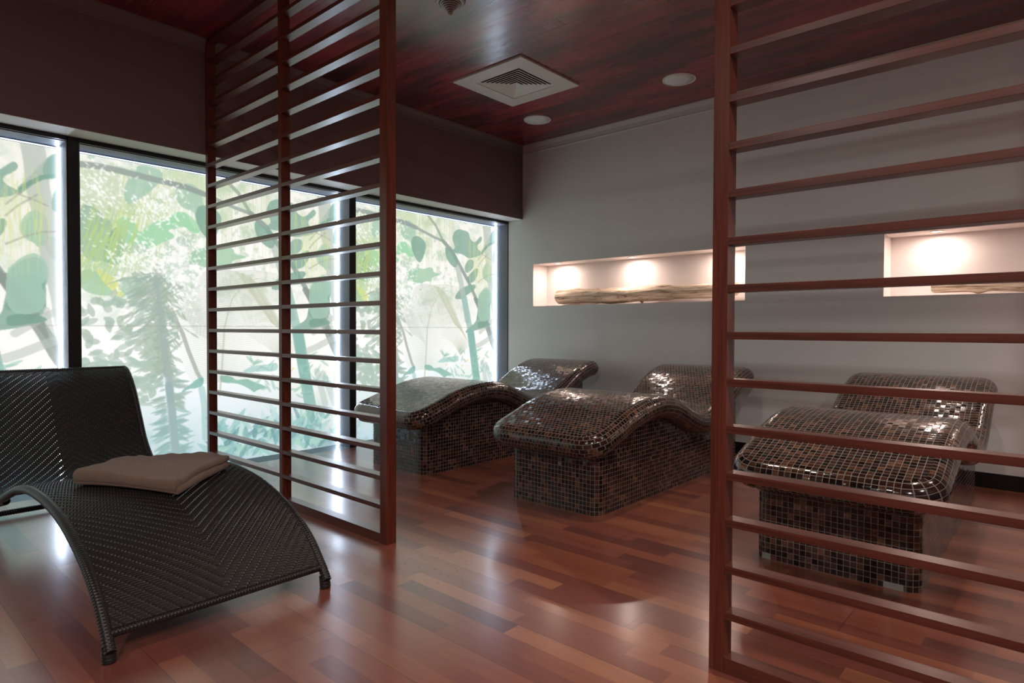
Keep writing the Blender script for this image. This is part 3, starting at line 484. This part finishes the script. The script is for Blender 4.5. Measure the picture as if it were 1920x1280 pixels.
# unseen ceiling fill lights around the camera, added to brighten the room
for x, y, lab in ((3.2, -7.2, 'added unseen ceiling fill light behind the camera, nearer the windows'), (5.4, -7.0, 'added unseen ceiling fill light behind the camera, farther from the windows'), (6.4, -4.6, 'added unseen ceiling fill light to the right of the camera')):
    r = empty('fill_downlight', (x, y, H)); bm = bmesh.new(); lathe(bm, [(.09, 0), (.09, -.006), (.07, -.008), (.066, -.002)], 32); bobj('rim', bm, M_WHITE, r, True)
    bm = bmesh.new(); lathe(bm, [(.066, -.002), (0, -.003)], 32); bobj('lens', bm, M_LENS, r)
    tag(r, lab, 'lamp')
    l = lamp('fill_lamp', 'AREA', (0, 0, -.012), FILL_W*(.45 if x < 4 else 1.1), (1, .92, .86), size=.12); l.parent = r
for x, y, wt, lab in ((5.3, -1.5, 60, 'small added warm fill light over the floor right of the mosaic loungers, above the photo'), (4.25, -2.0, 55, 'small added warm fill light above the rightmost mosaic lounger, above the photo'), (2.95, -2.65, 55, 'small added warm fill light over the opening between the screens, above the photo')):  # guessed warm lights out of view, added to brighten loungers and floor
    r = empty('fill_downlight', (x, y, H)); bm = bmesh.new(); lathe(bm, [(.06, 0), (.06, -.005), (.045, -.007), (.042, -.002)], 32); bobj('rim', bm, M_WHITE, r, True)
    bm = bmesh.new(); lathe(bm, [(.042, -.002), (0, -.003)], 32); bobj('lens', bm, M_LENS, r)
    tag(r, lab, 'lamp')
    l = lamp('fill_lamp', 'SPOT', (0, 0, -.012), wt, (1, .8, .64), size=.05, spot=math.radians(105), blend=.8); l.parent = r

# ------------------------------------------------------------------ niche lights and driftwood
def niche_light(x, y, label):
    r = empty('niche_spotlight', (x, y, NT_-.004)); bm = bmesh.new(); lathe(bm, [(.045, 0), (.045, -.004), (.034, -.006), (.031, -.002)], 32); bobj('rim', bm, M_TRIM, r, True)
    bm = bmesh.new(); lathe(bm, [(.031, -.002), (0, -.0025)], 32); bobj('lens', bm, M_LENS, r)
    l = lamp('spotlight_lamp', 'AREA', (0, 0, -.012), NICHE_W, (1, .8, .7), size=.05); l.parent = r
    tag(r, label, 'lamp')
niche_light(.44, .09, 'round recessed spotlight at the left end of the left wall niche')
niche_light(1.385, .09, 'round recessed spotlight in the middle of the left wall niche')
niche_light(2.33, .09, 'round recessed spotlight at the right end of the left wall niche, behind the screen post')
niche_light(3.975, .075, 'round recessed spotlight at the left end of the right wall niche')
niche_light(4.92, .075, 'round recessed spotlight in the right wall niche, past the photo edge')
def log(name, x0, x1, y, r0, r1, seed, knots, label, zoff=0):
    rs = np.random.RandomState(seed); n, m = 240, 40; s = np.linspace(0, 1, n); a = np.linspace(0, 2*np.pi, m, endpoint=False)
    L = x1-x0; rad = r0+(r1-r0)*s+.003*np.sin(9*s+seed)+.003*np.sin(23*s)
    ph = rs.rand(6)*6
    S, A = np.meshgrid(s, a, indexing='ij'); Rr = rad[:, None]*(1+.06*np.sin(3*A+ph[0]+4*S)+.04*np.sin(5*A+ph[1]-9*S)+.025*np.sin(11*A+ph[2]+20*S)+.02*np.sin(60*S+ph[3]+2*A))
    for ks, ka, kr, kh in knots:
        d = np.hypot((S-ks)*L/kr, (np.angle(np.exp(1j*(A-ka))))*rad[:, None]/kr); Rr += kh*np.exp(-d**2)*(1+.3*np.sin(14*A+30*S))
    end = np.clip(np.minimum(s, 1-s)*L/.02, 0, 1)**.5; Rr = Rr*(.72+.28*end[:, None])
    cz = .008*np.sin(5*s+seed)+.004*np.sin(13*s)
    V = np.stack([x0+S*L, y+Rr*.92*np.cos(A)+.01*np.sin(4*S+seed), cz[:, None]+Rr*np.sin(A)], -1)
    # rest the underside on the niche floor
    lo = V[..., 2].min(); V[..., 2] += NB_+.004-lo+zoff
    V = V.reshape(-1, 3); idx = np.arange(n*m).reshape(n, m); nx = np.roll(idx, -1, 1)
    Q = np.stack([idx[:-1], nx[:-1], nx[1:], idx[1:]], -1).reshape(-1, 4)
    c0 = V[:m].mean(0)+[.004, 0, 0]; c1 = V[-m:].mean(0); V = np.vstack([V, c0, c1]); i0, i1 = n*m, n*m+1
    Q = list(map(tuple, Q))
    for k in range(0, m, 2): Q.append((i0, k, (k+1) % m, (k+2) % m) if False else (k, i0, (k+2) % m, (k+1) % m)); b = (n-1)*m; Q.append((b+k, b+(k+1) % m, b+(k+2) % m, i1))
    o = mesh_obj(name, np_mesh(name, V, Q), M_DRIFT, None, True)
    return tag(o, label, 'driftwood')
log('driftwood_log', .40, 2.46, .15, .084, .064, 3, [(.13, 1.0, .05, .008), (.26, 1.6, .03, .010), (.25, -1.2, .03, .008), (.46, -1.9, .018, .012), (.52, -1.4, .016, .022), (.52, 1.5, .012, .03), (.42, 1.5, .01, .012)], 'long pale driftwood log lying in the left wall niche')
log('driftwood_log', 3.935, 5.75, .14, .034, .045, 8, [(.16, -1.6, .04, .014), (.3, 1.2, .03, .006)], 'thinner brown driftwood branch lying in the right wall niche')

# ------------------------------------------------------------------ mosaic loungers
def spline(pts, step):
    P = np.array(pts, float); n = len(P); E = np.vstack([2*P[0]-P[1], P, 2*P[-1]-P[-2]]); out = []
    for i in range(n-1):
        p0, p1, p2, p3 = E[i:i+4]
        for t in np.linspace(0, 1, 24, endpoint=False):
            out.append(.5*((2*p1)+(-p0+p2)*t+(2*p0-5*p1+4*p2-p3)*t*t+(-p0+3*p1-3*p2+p3)*t**3))
    out.append(P[-1]); out = np.array(out); s = np.concatenate([[0], np.cumsum(np.hypot(*np.diff(out, axis=0).T))])
    return s, out
PROF = [(-2.68, .44), (-2.60, .47), (-2.53, .495), (-2.45, .52), (-2.32, .562), (-2.18, .610), (-2.03, .646), (-1.88, .666), (-1.75, .668), (-1.6, .645), (-1.45, .592), (-1.32, .537), (-1.2, .5), (-1.08, .492), (-.95, .521), (-.85, .566), (-.75, .618), (-.64, .676), (-.54, .722), (-.42, .762), (-.31, .782), (-.17, .788)]
ps, pp = spline(PROF, .01)
def prof_at(u):
    y = np.interp(u, ps, pp[:, 0]); z = np.interp(u, ps, pp[:, 1]); e = .004
    dy = np.interp(u+e, ps, pp[:, 0])-np.interp(u-e, ps, pp[:, 0]); dz = np.interp(u+e, ps, pp[:, 1])-np.interp(u-e, ps, pp[:, 1])
    # beyond the ends go on in a straight line
    L = ps[-1]; lo, hi = u < e, u > L-e
    t0 = (pp[1]-pp[0])/np.hypot(*(pp[1]-pp[0])); t1 = (pp[-1]-pp[-2])/np.hypot(*(pp[-1]-pp[-2]))
    dy = np.where(lo, t0[0], np.where(hi, t1[0], dy)); dz = np.where(lo, t0[1], np.where(hi, t1[1], dz)); n = np.hypot(dy, dz); dy, dz = dy/n, dz/n
    y = np.where(u > L, pp[-1, 0]+(u-L)*t1[0], y); z = np.where(u > L, pp[-1, 1]+(u-L)*t1[1], z)
    return y, z, dy, dz
def slab_mesh():
    r, Wd, Rc = .075, .885, .15          # half thickness, width, plan corner radius
    U0, U1 = .08, ps[-1]; st = .0133
    ri = Rc-r                            # corner radius of the flat part
    u0, u1, hw = U0+r, U1-r, Wd/2-r
    nu, nv = int((u1-u0)/st), int(2*hw/st)
    uu = np.concatenate([u0+ri*(1-np.cos(np.linspace(0, np.pi/2, 7)[:-1])), np.linspace(u0+ri, u1-ri, nu), u1-ri+ri*np.sin(np.linspace(0, np.pi/2, 7)[1:])])
    dd = np.maximum(0, np.maximum(u0+ri-uu, uu-(u1-ri))); half = hw-ri+np.sqrt(np.maximum(0, ri*ri-dd*dd))
    tv = np.linspace(-1, 1, nv); UU = np.repeat(uu[:, None], nv, 1); XX = half[:, None]*tv
    n = len(uu); idx = np.arange(n*nv).reshape(n, nv)
    per = np.concatenate([idx[0, :], idx[1:, -1], idx[-1, -2::-1], idx[-2:0, 0] if False else idx[-2:0:-1, 0]])
    pu, px = UU.ravel()[per], XX.ravel()[per]
    cx = np.clip(px, -(hw-ri), hw-ri); cu = np.clip(pu, u0+ri, u1-ri); nx, nu_ = px-cx, pu-cu
    # side and end points get square normals
    flat = np.hypot(nx, nu_) < 1e-6; nn = np.hypot(nx, nu_)+1e-12; nx, nu_ = nx/nn, nu_/nn
    plen = np.concatenate([[0], np.cumsum(np.hypot(np.diff(px), np.diff(pu)))])
    K = 12; V, UVv = [], []
    flatV = np.stack([XX.ravel(), UU.ravel(), np.full(XX.size, r)], 1); uvt = np.stack([XX.ravel(), UU.ravel()], 1)
    rings = []; ruv = []
    for k in range(K+1):
        ph = math.pi/2-math.pi*k/K; ro = r*math.cos(ph)
        rings.append(np.stack([px+nx*ro, pu+nu_*ro, np.full(len(px), r*math.sin(ph))], 1)); ruv.append(np.stack([plen, np.full(len(px), 3+r*(math.pi/2-ph))], 1))
    flatB = flatV.copy(); flatB[:, 2] = -r
    allV = np.vstack([flatV]+rings+[flatB]); nT, nP = len(flatV), len(per)
    Q = [grid_quads(n, nv)]; fuv = [uvt[grid_quads(n, nv)]]
    nxt = np.roll(np.arange(nP), -1)
    for k in range(K):
        a = nT+k*nP+np.arange(nP); b = nT+k*nP+nxt; c = nT+(k+1)*nP+nxt; d = nT+(k+1)*nP+np.arange(nP)
        Q.append(np.stack([a, d, c, b], 1)); ua, ud = ruv[k], ruv[k+1]
        ub, uc = ua[nxt].copy(), ud[nxt].copy(); ub[-1, 0] = uc[-1, 0] = plen[-1]+st
        fuv.append(np.stack([ua, ud, uc, ub], 1))
    qb = grid_quads(n, nv, nT+(K+1)*nP)[:, ::-1]; Q.append(qb); fuv.append(uvt[qb-(nT+(K+1)*nP)])
    Q = np.vstack(Q); fuv = np.concatenate(fuv)
    y, z, dy, dz = prof_at(allV[:, 1]); nn_ = allV[:, 2]-r
    W = np.stack([allV[:, 0], y-dz*nn_, z+dy*nn_], 1)
    me = np_mesh('slab', W, Q[:, ::-1]); uvl = me.uv_layers.new(name='UVMap'); uvl.data.foreach_set('uv', fuv[:, ::-1].reshape(-1).astype(np.float32))
    me2 = me; bm = bmesh.new(); bm.from_mesh(me2); bmesh.ops.remove_doubles(bm, verts=bm.verts, dist=.0002); bmesh.ops.recalc_face_normals(bm, faces=bm.faces); bm.to_mesh(me2); bm.free(); return me2
def base_mesh():
    hw, y0, y1, rc = .34, -2.43, -.36, .06; pts = []
    def arc(cx, cy, a0): return [(cx+rc*math.cos(a0+t), cy+rc*math.sin(a0+t)) for t in np.linspace(0, math.pi/2, 6)]
    out = arc(-hw+rc, y0+rc, math.pi)+arc(hw-rc, y0+rc, -math.pi/2)+arc(hw-rc, y1-rc, 0)+arc(-hw+rc, y1-rc, math.pi/2)
    P = []
    for i in range(len(out)):
        a, b = np.array(out[i]), np.array(out[(i+1) % len(out)]); d = np.hypot(*(b-a)); k = max(1, int(d/.03)); P += [a+(b-a)*t/k for t in range(k)]
    P = np.array(P); n = len(P); s = np.concatenate([[0], np.cumsum(np.hypot(*(np.roll(P, -1, 0)-P).T))])
    # heights follow the underside of the slab, buried a little in it
    u_of_y = np.interp(P[:, 1], pp[:, 0], ps); ztop = np.interp(P[:, 1], pp[:, 0], pp[:, 1])
    dzdy = np.gradient(pp[:, 1], pp[:, 0]); slope = np.interp(P[:, 1], pp[:, 0], dzdy); top = ztop-.15*np.sqrt(1+slope**2)+.02
    rows = 14; V, Q, UV = [], [], []
    for k in range(rows+1):
        for i in range(n): V.append((P[i, 0], P[i, 1], top[i]*k/rows))
    for k in range(rows):
        for i in range(n):
            j = (i+1) % n; Q.append((k*n+i, k*n+j, (k+1)*n+j, (k+1)*n+i))
            UV.append([(s[i], V[k*n+i][2]), (s[i+1], V[k*n+j][2]), (s[i+1], V[(k+1)*n+j][2]), (s[i], V[(k+1)*n+i][2])])
    me = np_mesh('base', V, Q); uvl = me.uv_layers.new(name='UVMap'); uvl.data.foreach_set('uv', np.array(UV, np.float32).ravel()); return me
SLAB, BASE = slab_mesh(), base_mesh()
M_CHIP = m_paint('exposed_pale_mortar', (.36, .38, .34), .9, .5)
for x, lab, mt in ((.795, 'brown glass-mosaic heated lounger nearest the windows', M_TILEB), (2.335, 'brown glass-mosaic heated lounger in the middle, in the gap between the two screens', M_TILEB), (3.93, 'brown glass-mosaic heated lounger seen through the right slatted screen', M_TILEG)):
    r = empty('mosaic_lounger', (x, -1.4, 0))
    for nm, me in (('base', BASE), ('slab', SLAB)):
        m2 = me if mt is M_TILEB else me.copy(); m2.materials.clear(); m2.materials.append(mt if nm == 'slab' else M_TILEG)
        m2.polygons.foreach_set('use_smooth', np.ones(len(m2.polygons), bool)); o = bpy.data.objects.new(nm, m2); o.location = (0, 1.4, 0); link(o, r)
    if mt is M_TILEG:          # missing tiles at the two front bottom corners
        for cx, w_, h_ in ((-.285, .022, .03), (.245, .04, .028)):
            bm = bmesh.new(); box(bm, cx-w_, cx+w_*.9, -2.4312, -2.40, 0, h_, .004); o = bobj('bare_mortar_patch', bm, M_CHIP, r); o.location = (0, 1.4, 0); o['label'] = 'pale bare mortar where tiles are missing'
    tag(r, lab, 'lounger')

# ------------------------------------------------------------------ wicker lounger
WP = [(2.385, .045), (2.345, .095), (2.25, .190), (2.14, .258), (2.02, .308), (1.87, .352), (1.74, .376), (1.57, .391), (1.44, .392), (1.27, .385), (1.06, .352), (.85, .292), (.68, .238), (.55, .215), (.44, .228), (.33, .285), (.22, .39), (.13, .53), (.045, .665), (-.03, .755), (-.105, .812), (-.15, .828)]
ws, wp = spline(WP, .01)
def wat(u):
    x = np.interp(u, ws, wp[:, 0]); z = np.interp(u, ws, wp[:, 1]); e = .01
    dx = np.interp(u+e, ws, wp[:, 0])-np.interp(u-e, ws, wp[:, 0]); dz = np.interp(u+e, ws, wp[:, 1])-np.interp(u-e, ws, wp[:, 1]); n = np.hypot(dx, dz)+1e-9
    return x, z, dx/n, dz/n
YC, HWD = -4.43, .392
def wicker():
    r = empty('wicker_lounger', (1.1, YC, 0)); p = .0092; q = 4; st = p/q
    nv = int(HWD/st)*2+1; c = nv//2; nu = int((ws[-1]-.062)/st)
    V1 = (np.arange(nv)-c)*st; U1 = .052+np.arange(nu)*st
    xs = wat(U1)[0]; flip = U1[np.argmin(abs(xs-.62))]
    UU, VV = np.meshgrid(U1, V1, indexing='ij'); a = np.abs(VV)/p; b = np.abs(UU-flip)/p
    i, j = np.floor(a+1e-6), np.floor(b+1e-6); fa, fb_ = a-i, b-j; k = np.mod(i+j, 5)
    prof = lambda f: np.sqrt(np.clip(1-(2*f-1)**2*.96, 0, 1))
    t = (k-1+fa)/4; weft = .0032*prof(fb_)*(.55+.45*np.sin(np.pi*np.clip(t, 0, 1)))
    warp = .0078*prof(fa)*(.45+.55*np.sin(np.pi*fb_))
    Hh = np.where(k == 0, warp, weft); Hh += (np.random.RandomState(2).rand(*Hh.shape)-.5)*.0002
    x, z, dx, dz = wat(U1); nx, nz = dz, -dx         # normal pointing up
    sag = -.006*(1-(V1/HWD)**2)
    hh = Hh+sag[None, :]
    P = np.stack([x[:, None]+nx[:, None]*hh-1.1, np.repeat(V1[None, :], nu, 0), z[:, None]+nz[:, None]*hh], -1).reshape(-1, 3)
    Q = grid_quads(nu, nv)
    # open gaps between strands beside the warp knots, on one half of each chevron
    ii, jj, kk, f1, f2 = i[:-1, :-1].ravel(), j[:-1, :-1].ravel(), k[:-1, :-1].ravel(), fa[:-1, :-1].ravel(), fb_[:-1, :-1].ravel()
    side = VV[:-1, :-1].ravel(); uu = UU[:-1, :-1].ravel(); foot = uu < flip
    zone = (foot & (side > .006) & (uu < flip-.35) & (side < .3)) | (~foot & (side < -.06) & (uu > flip+.12) & (side > -.36))
    hole = zone & (kk == 1) & (f1 < .2) & (f2 < .2)
    me = np_mesh('woven_surface', P, Q[~hole][:, ::-1]); mesh_obj('woven_surface', me, M_WICK, r, True)
    # strand-wrapped edge tubes
    def tube(name, cen, rad, wrap=.0115, m=14, cap=True, tw=0.0):
        cen = np.array(cen, float); d = np.concatenate([[0], np.cumsum(np.linalg.norm(np.diff(cen, axis=0), axis=1))]); N = max(8, int(d[-1]/(wrap/4)))
        s = np.linspace(0, d[-1], N); C = np.stack([np.interp(s, d, cen[:, k]) for k in range(3)], 1); T = np.gradient(C, axis=0); T /= np.linalg.norm(T, axis=1)[:, None]
        ref = np.array([0, 1., 0]) if abs(T[0, 1]) < .8 else np.array([0, 0, 1.]); A = np.cross(T, ref); A /= np.linalg.norm(A, axis=1)[:, None]; B = np.cross(T, A)
        th = np.linspace(0, 2*np.pi, m, endpoint=False); f = np.mod(s[:, None]/wrap+th[None, :]/(2*np.pi), 1); R_ = rad+.0042*(np.sqrt(np.clip(1-(2*f-1)**2, 0, 1))-.5)
        P = C[:, None]+R_[..., None]*(np.cos(th)[None, :, None]*A[:, None]+np.sin(th)[None, :, None]*B[:, None]); n = len(s)
        V = P.reshape(-1, 3); idx = np.arange(n*m).reshape(n, m); nx = np.roll(idx, -1, 1); Q = [tuple(v) for v in np.stack([idx[:-1], nx[:-1], nx[1:], idx[1:]], -1).reshape(-1, 4)]
        for row, c in ((0, C[0]), (n-1, C[-1])):
            ci = len(V); V = np.vstack([V, c+(T[row]*(.006 if row else -.006))]); bs = row*m
            for g in range(0, m, 2): Q.append((bs+g, bs+(g+1) % m, bs+(g+2) % m, ci))
        return mesh_obj(name, np_mesh(name, V, Q), M_WICK, r, True)
    for sy in (-1, 1):
        U = np.linspace(0, ws[-1], 260); x, z, dx, dz = wat(U); tube('edge_rail', np.stack([x-1.1, np.full_like(x, sy*(HWD+.008)), z-.010], 1), .0175)
        tube('foot', [(2.366-1.1, sy*(HWD+.008), .05), (2.372-1.1, sy*(HWD+.008), .001)], .021)
        # rear leg under the backrest, meeting the floor behind the seat
        tube('leg', [(.60-1.1, sy*(HWD-.02), .195), (.30-1.1, sy*(HWD-.02), .12), (.14-1.1, sy*(HWD-.02), .02)], .017)
        tube('leg', [(.145-1.1, sy*(HWD-.02), .012), (.12-1.1, sy*(HWD-.02), .25), (.07-1.1, sy*(HWD-.02), .56)], .017)
    tube('foot_rail', [(2.35-1.1, -HWD, .083), (2.35-1.1, HWD, .083)], .013)
    tube('head_rail', [(-.145-1.1, -HWD-.01, .82), (-.145-1.1, HWD+.01, .82)], .0165)
    tube('stretcher', [(.15-1.1, -HWD+.02, .03), (.15-1.1, HWD-.02, .03)], .015)
    return tag(r, 'dark woven wicker chaise lounger with a wave profile, by the window wall', 'lounger')
wicker()
def towel():
    A, B, Cc, D = np.array([1.425, -4.70]), np.array([1.835, -4.415]), np.array([1.575, -4.075]), np.array([1.165, -4.36])
    n = 170; s = np.linspace(0, 1, n); S, T = np.meshgrid(s, s, indexing='ij')
    P = (A*(1-S)[..., None]+B*S[..., None])*(1-T)[..., None]+(D*(1-S)[..., None]+Cc*S[..., None])*T[..., None]
    order = np.argsort(wp[:, 0]); g = np.interp(P[..., 0], wp[order, 0], wp[order, 1])+.006
    e = np.minimum(np.minimum(S, 1-S)*.5, np.minimum(T, 1-T)*.43); r_ = .03
    edge = np.sqrt(np.clip(1-(1-np.clip(e/r_, 0, 1))**2, 0, 1))
    wav = .004*np.sin(7*S+3*T)+.004*np.sin(11*T-5*S+1)+.003*np.sin(17*S*T+2)+.0015*np.sin(40*S+25*T)+(np.random.RandomState(4).rand(n, n)-.5)*.0022
    th = .066+.006*T*(1-S)+wav
    VV, QQ = [], []
    for lay, (f0, f1, sh) in enumerate(((0, .56, 0), (.5, 1, -.010))):     # two folded layers
        rr = .016; ed = np.sqrt(np.clip(1-(1-np.clip(e/rr, 0, 1))**2, 0, 1)); f0 = f0-(.36*(1-T)**5 if lay else 0); md = g+th*(f0+f1)/2; hf = th*(f1-f0)/2
        Pl = P+sh*S[..., None]*((B-A)/np.linalg.norm(B-A))*(.3+.7*np.sin(3*T+.5))[..., None]
        if lay: Pl = Pl-(.007*(1-T)**5)[..., None]*((D-A)/np.linalg.norm(D-A))
        VV += [np.dstack([Pl, md+ed*hf]).reshape(-1, 3), np.dstack([Pl, md-ed*hf*.98]).reshape(-1, 3)]
        QQ += [grid_quads(n, n, 2*lay*n*n), grid_quads(n, n, (2*lay+1)*n*n)[:, ::-1]]
    V = np.vstack(VV); Q = np.vstack(QQ)
    me = np_mesh('folded_towel', V, Q); bm = bmesh.new(); bm.from_mesh(me); bmesh.ops.remove_doubles(bm, verts=bm.verts, dist=.0003); bmesh.ops.recalc_face_normals(bm, faces=bm.faces)
    bm.to_mesh(me); bm.free()
    o = mesh_obj('folded_towel', me, M_TOWEL, None, True)
    return tag(o, 'folded brown terry towel lying on the wicker lounger', 'towel')
towel()
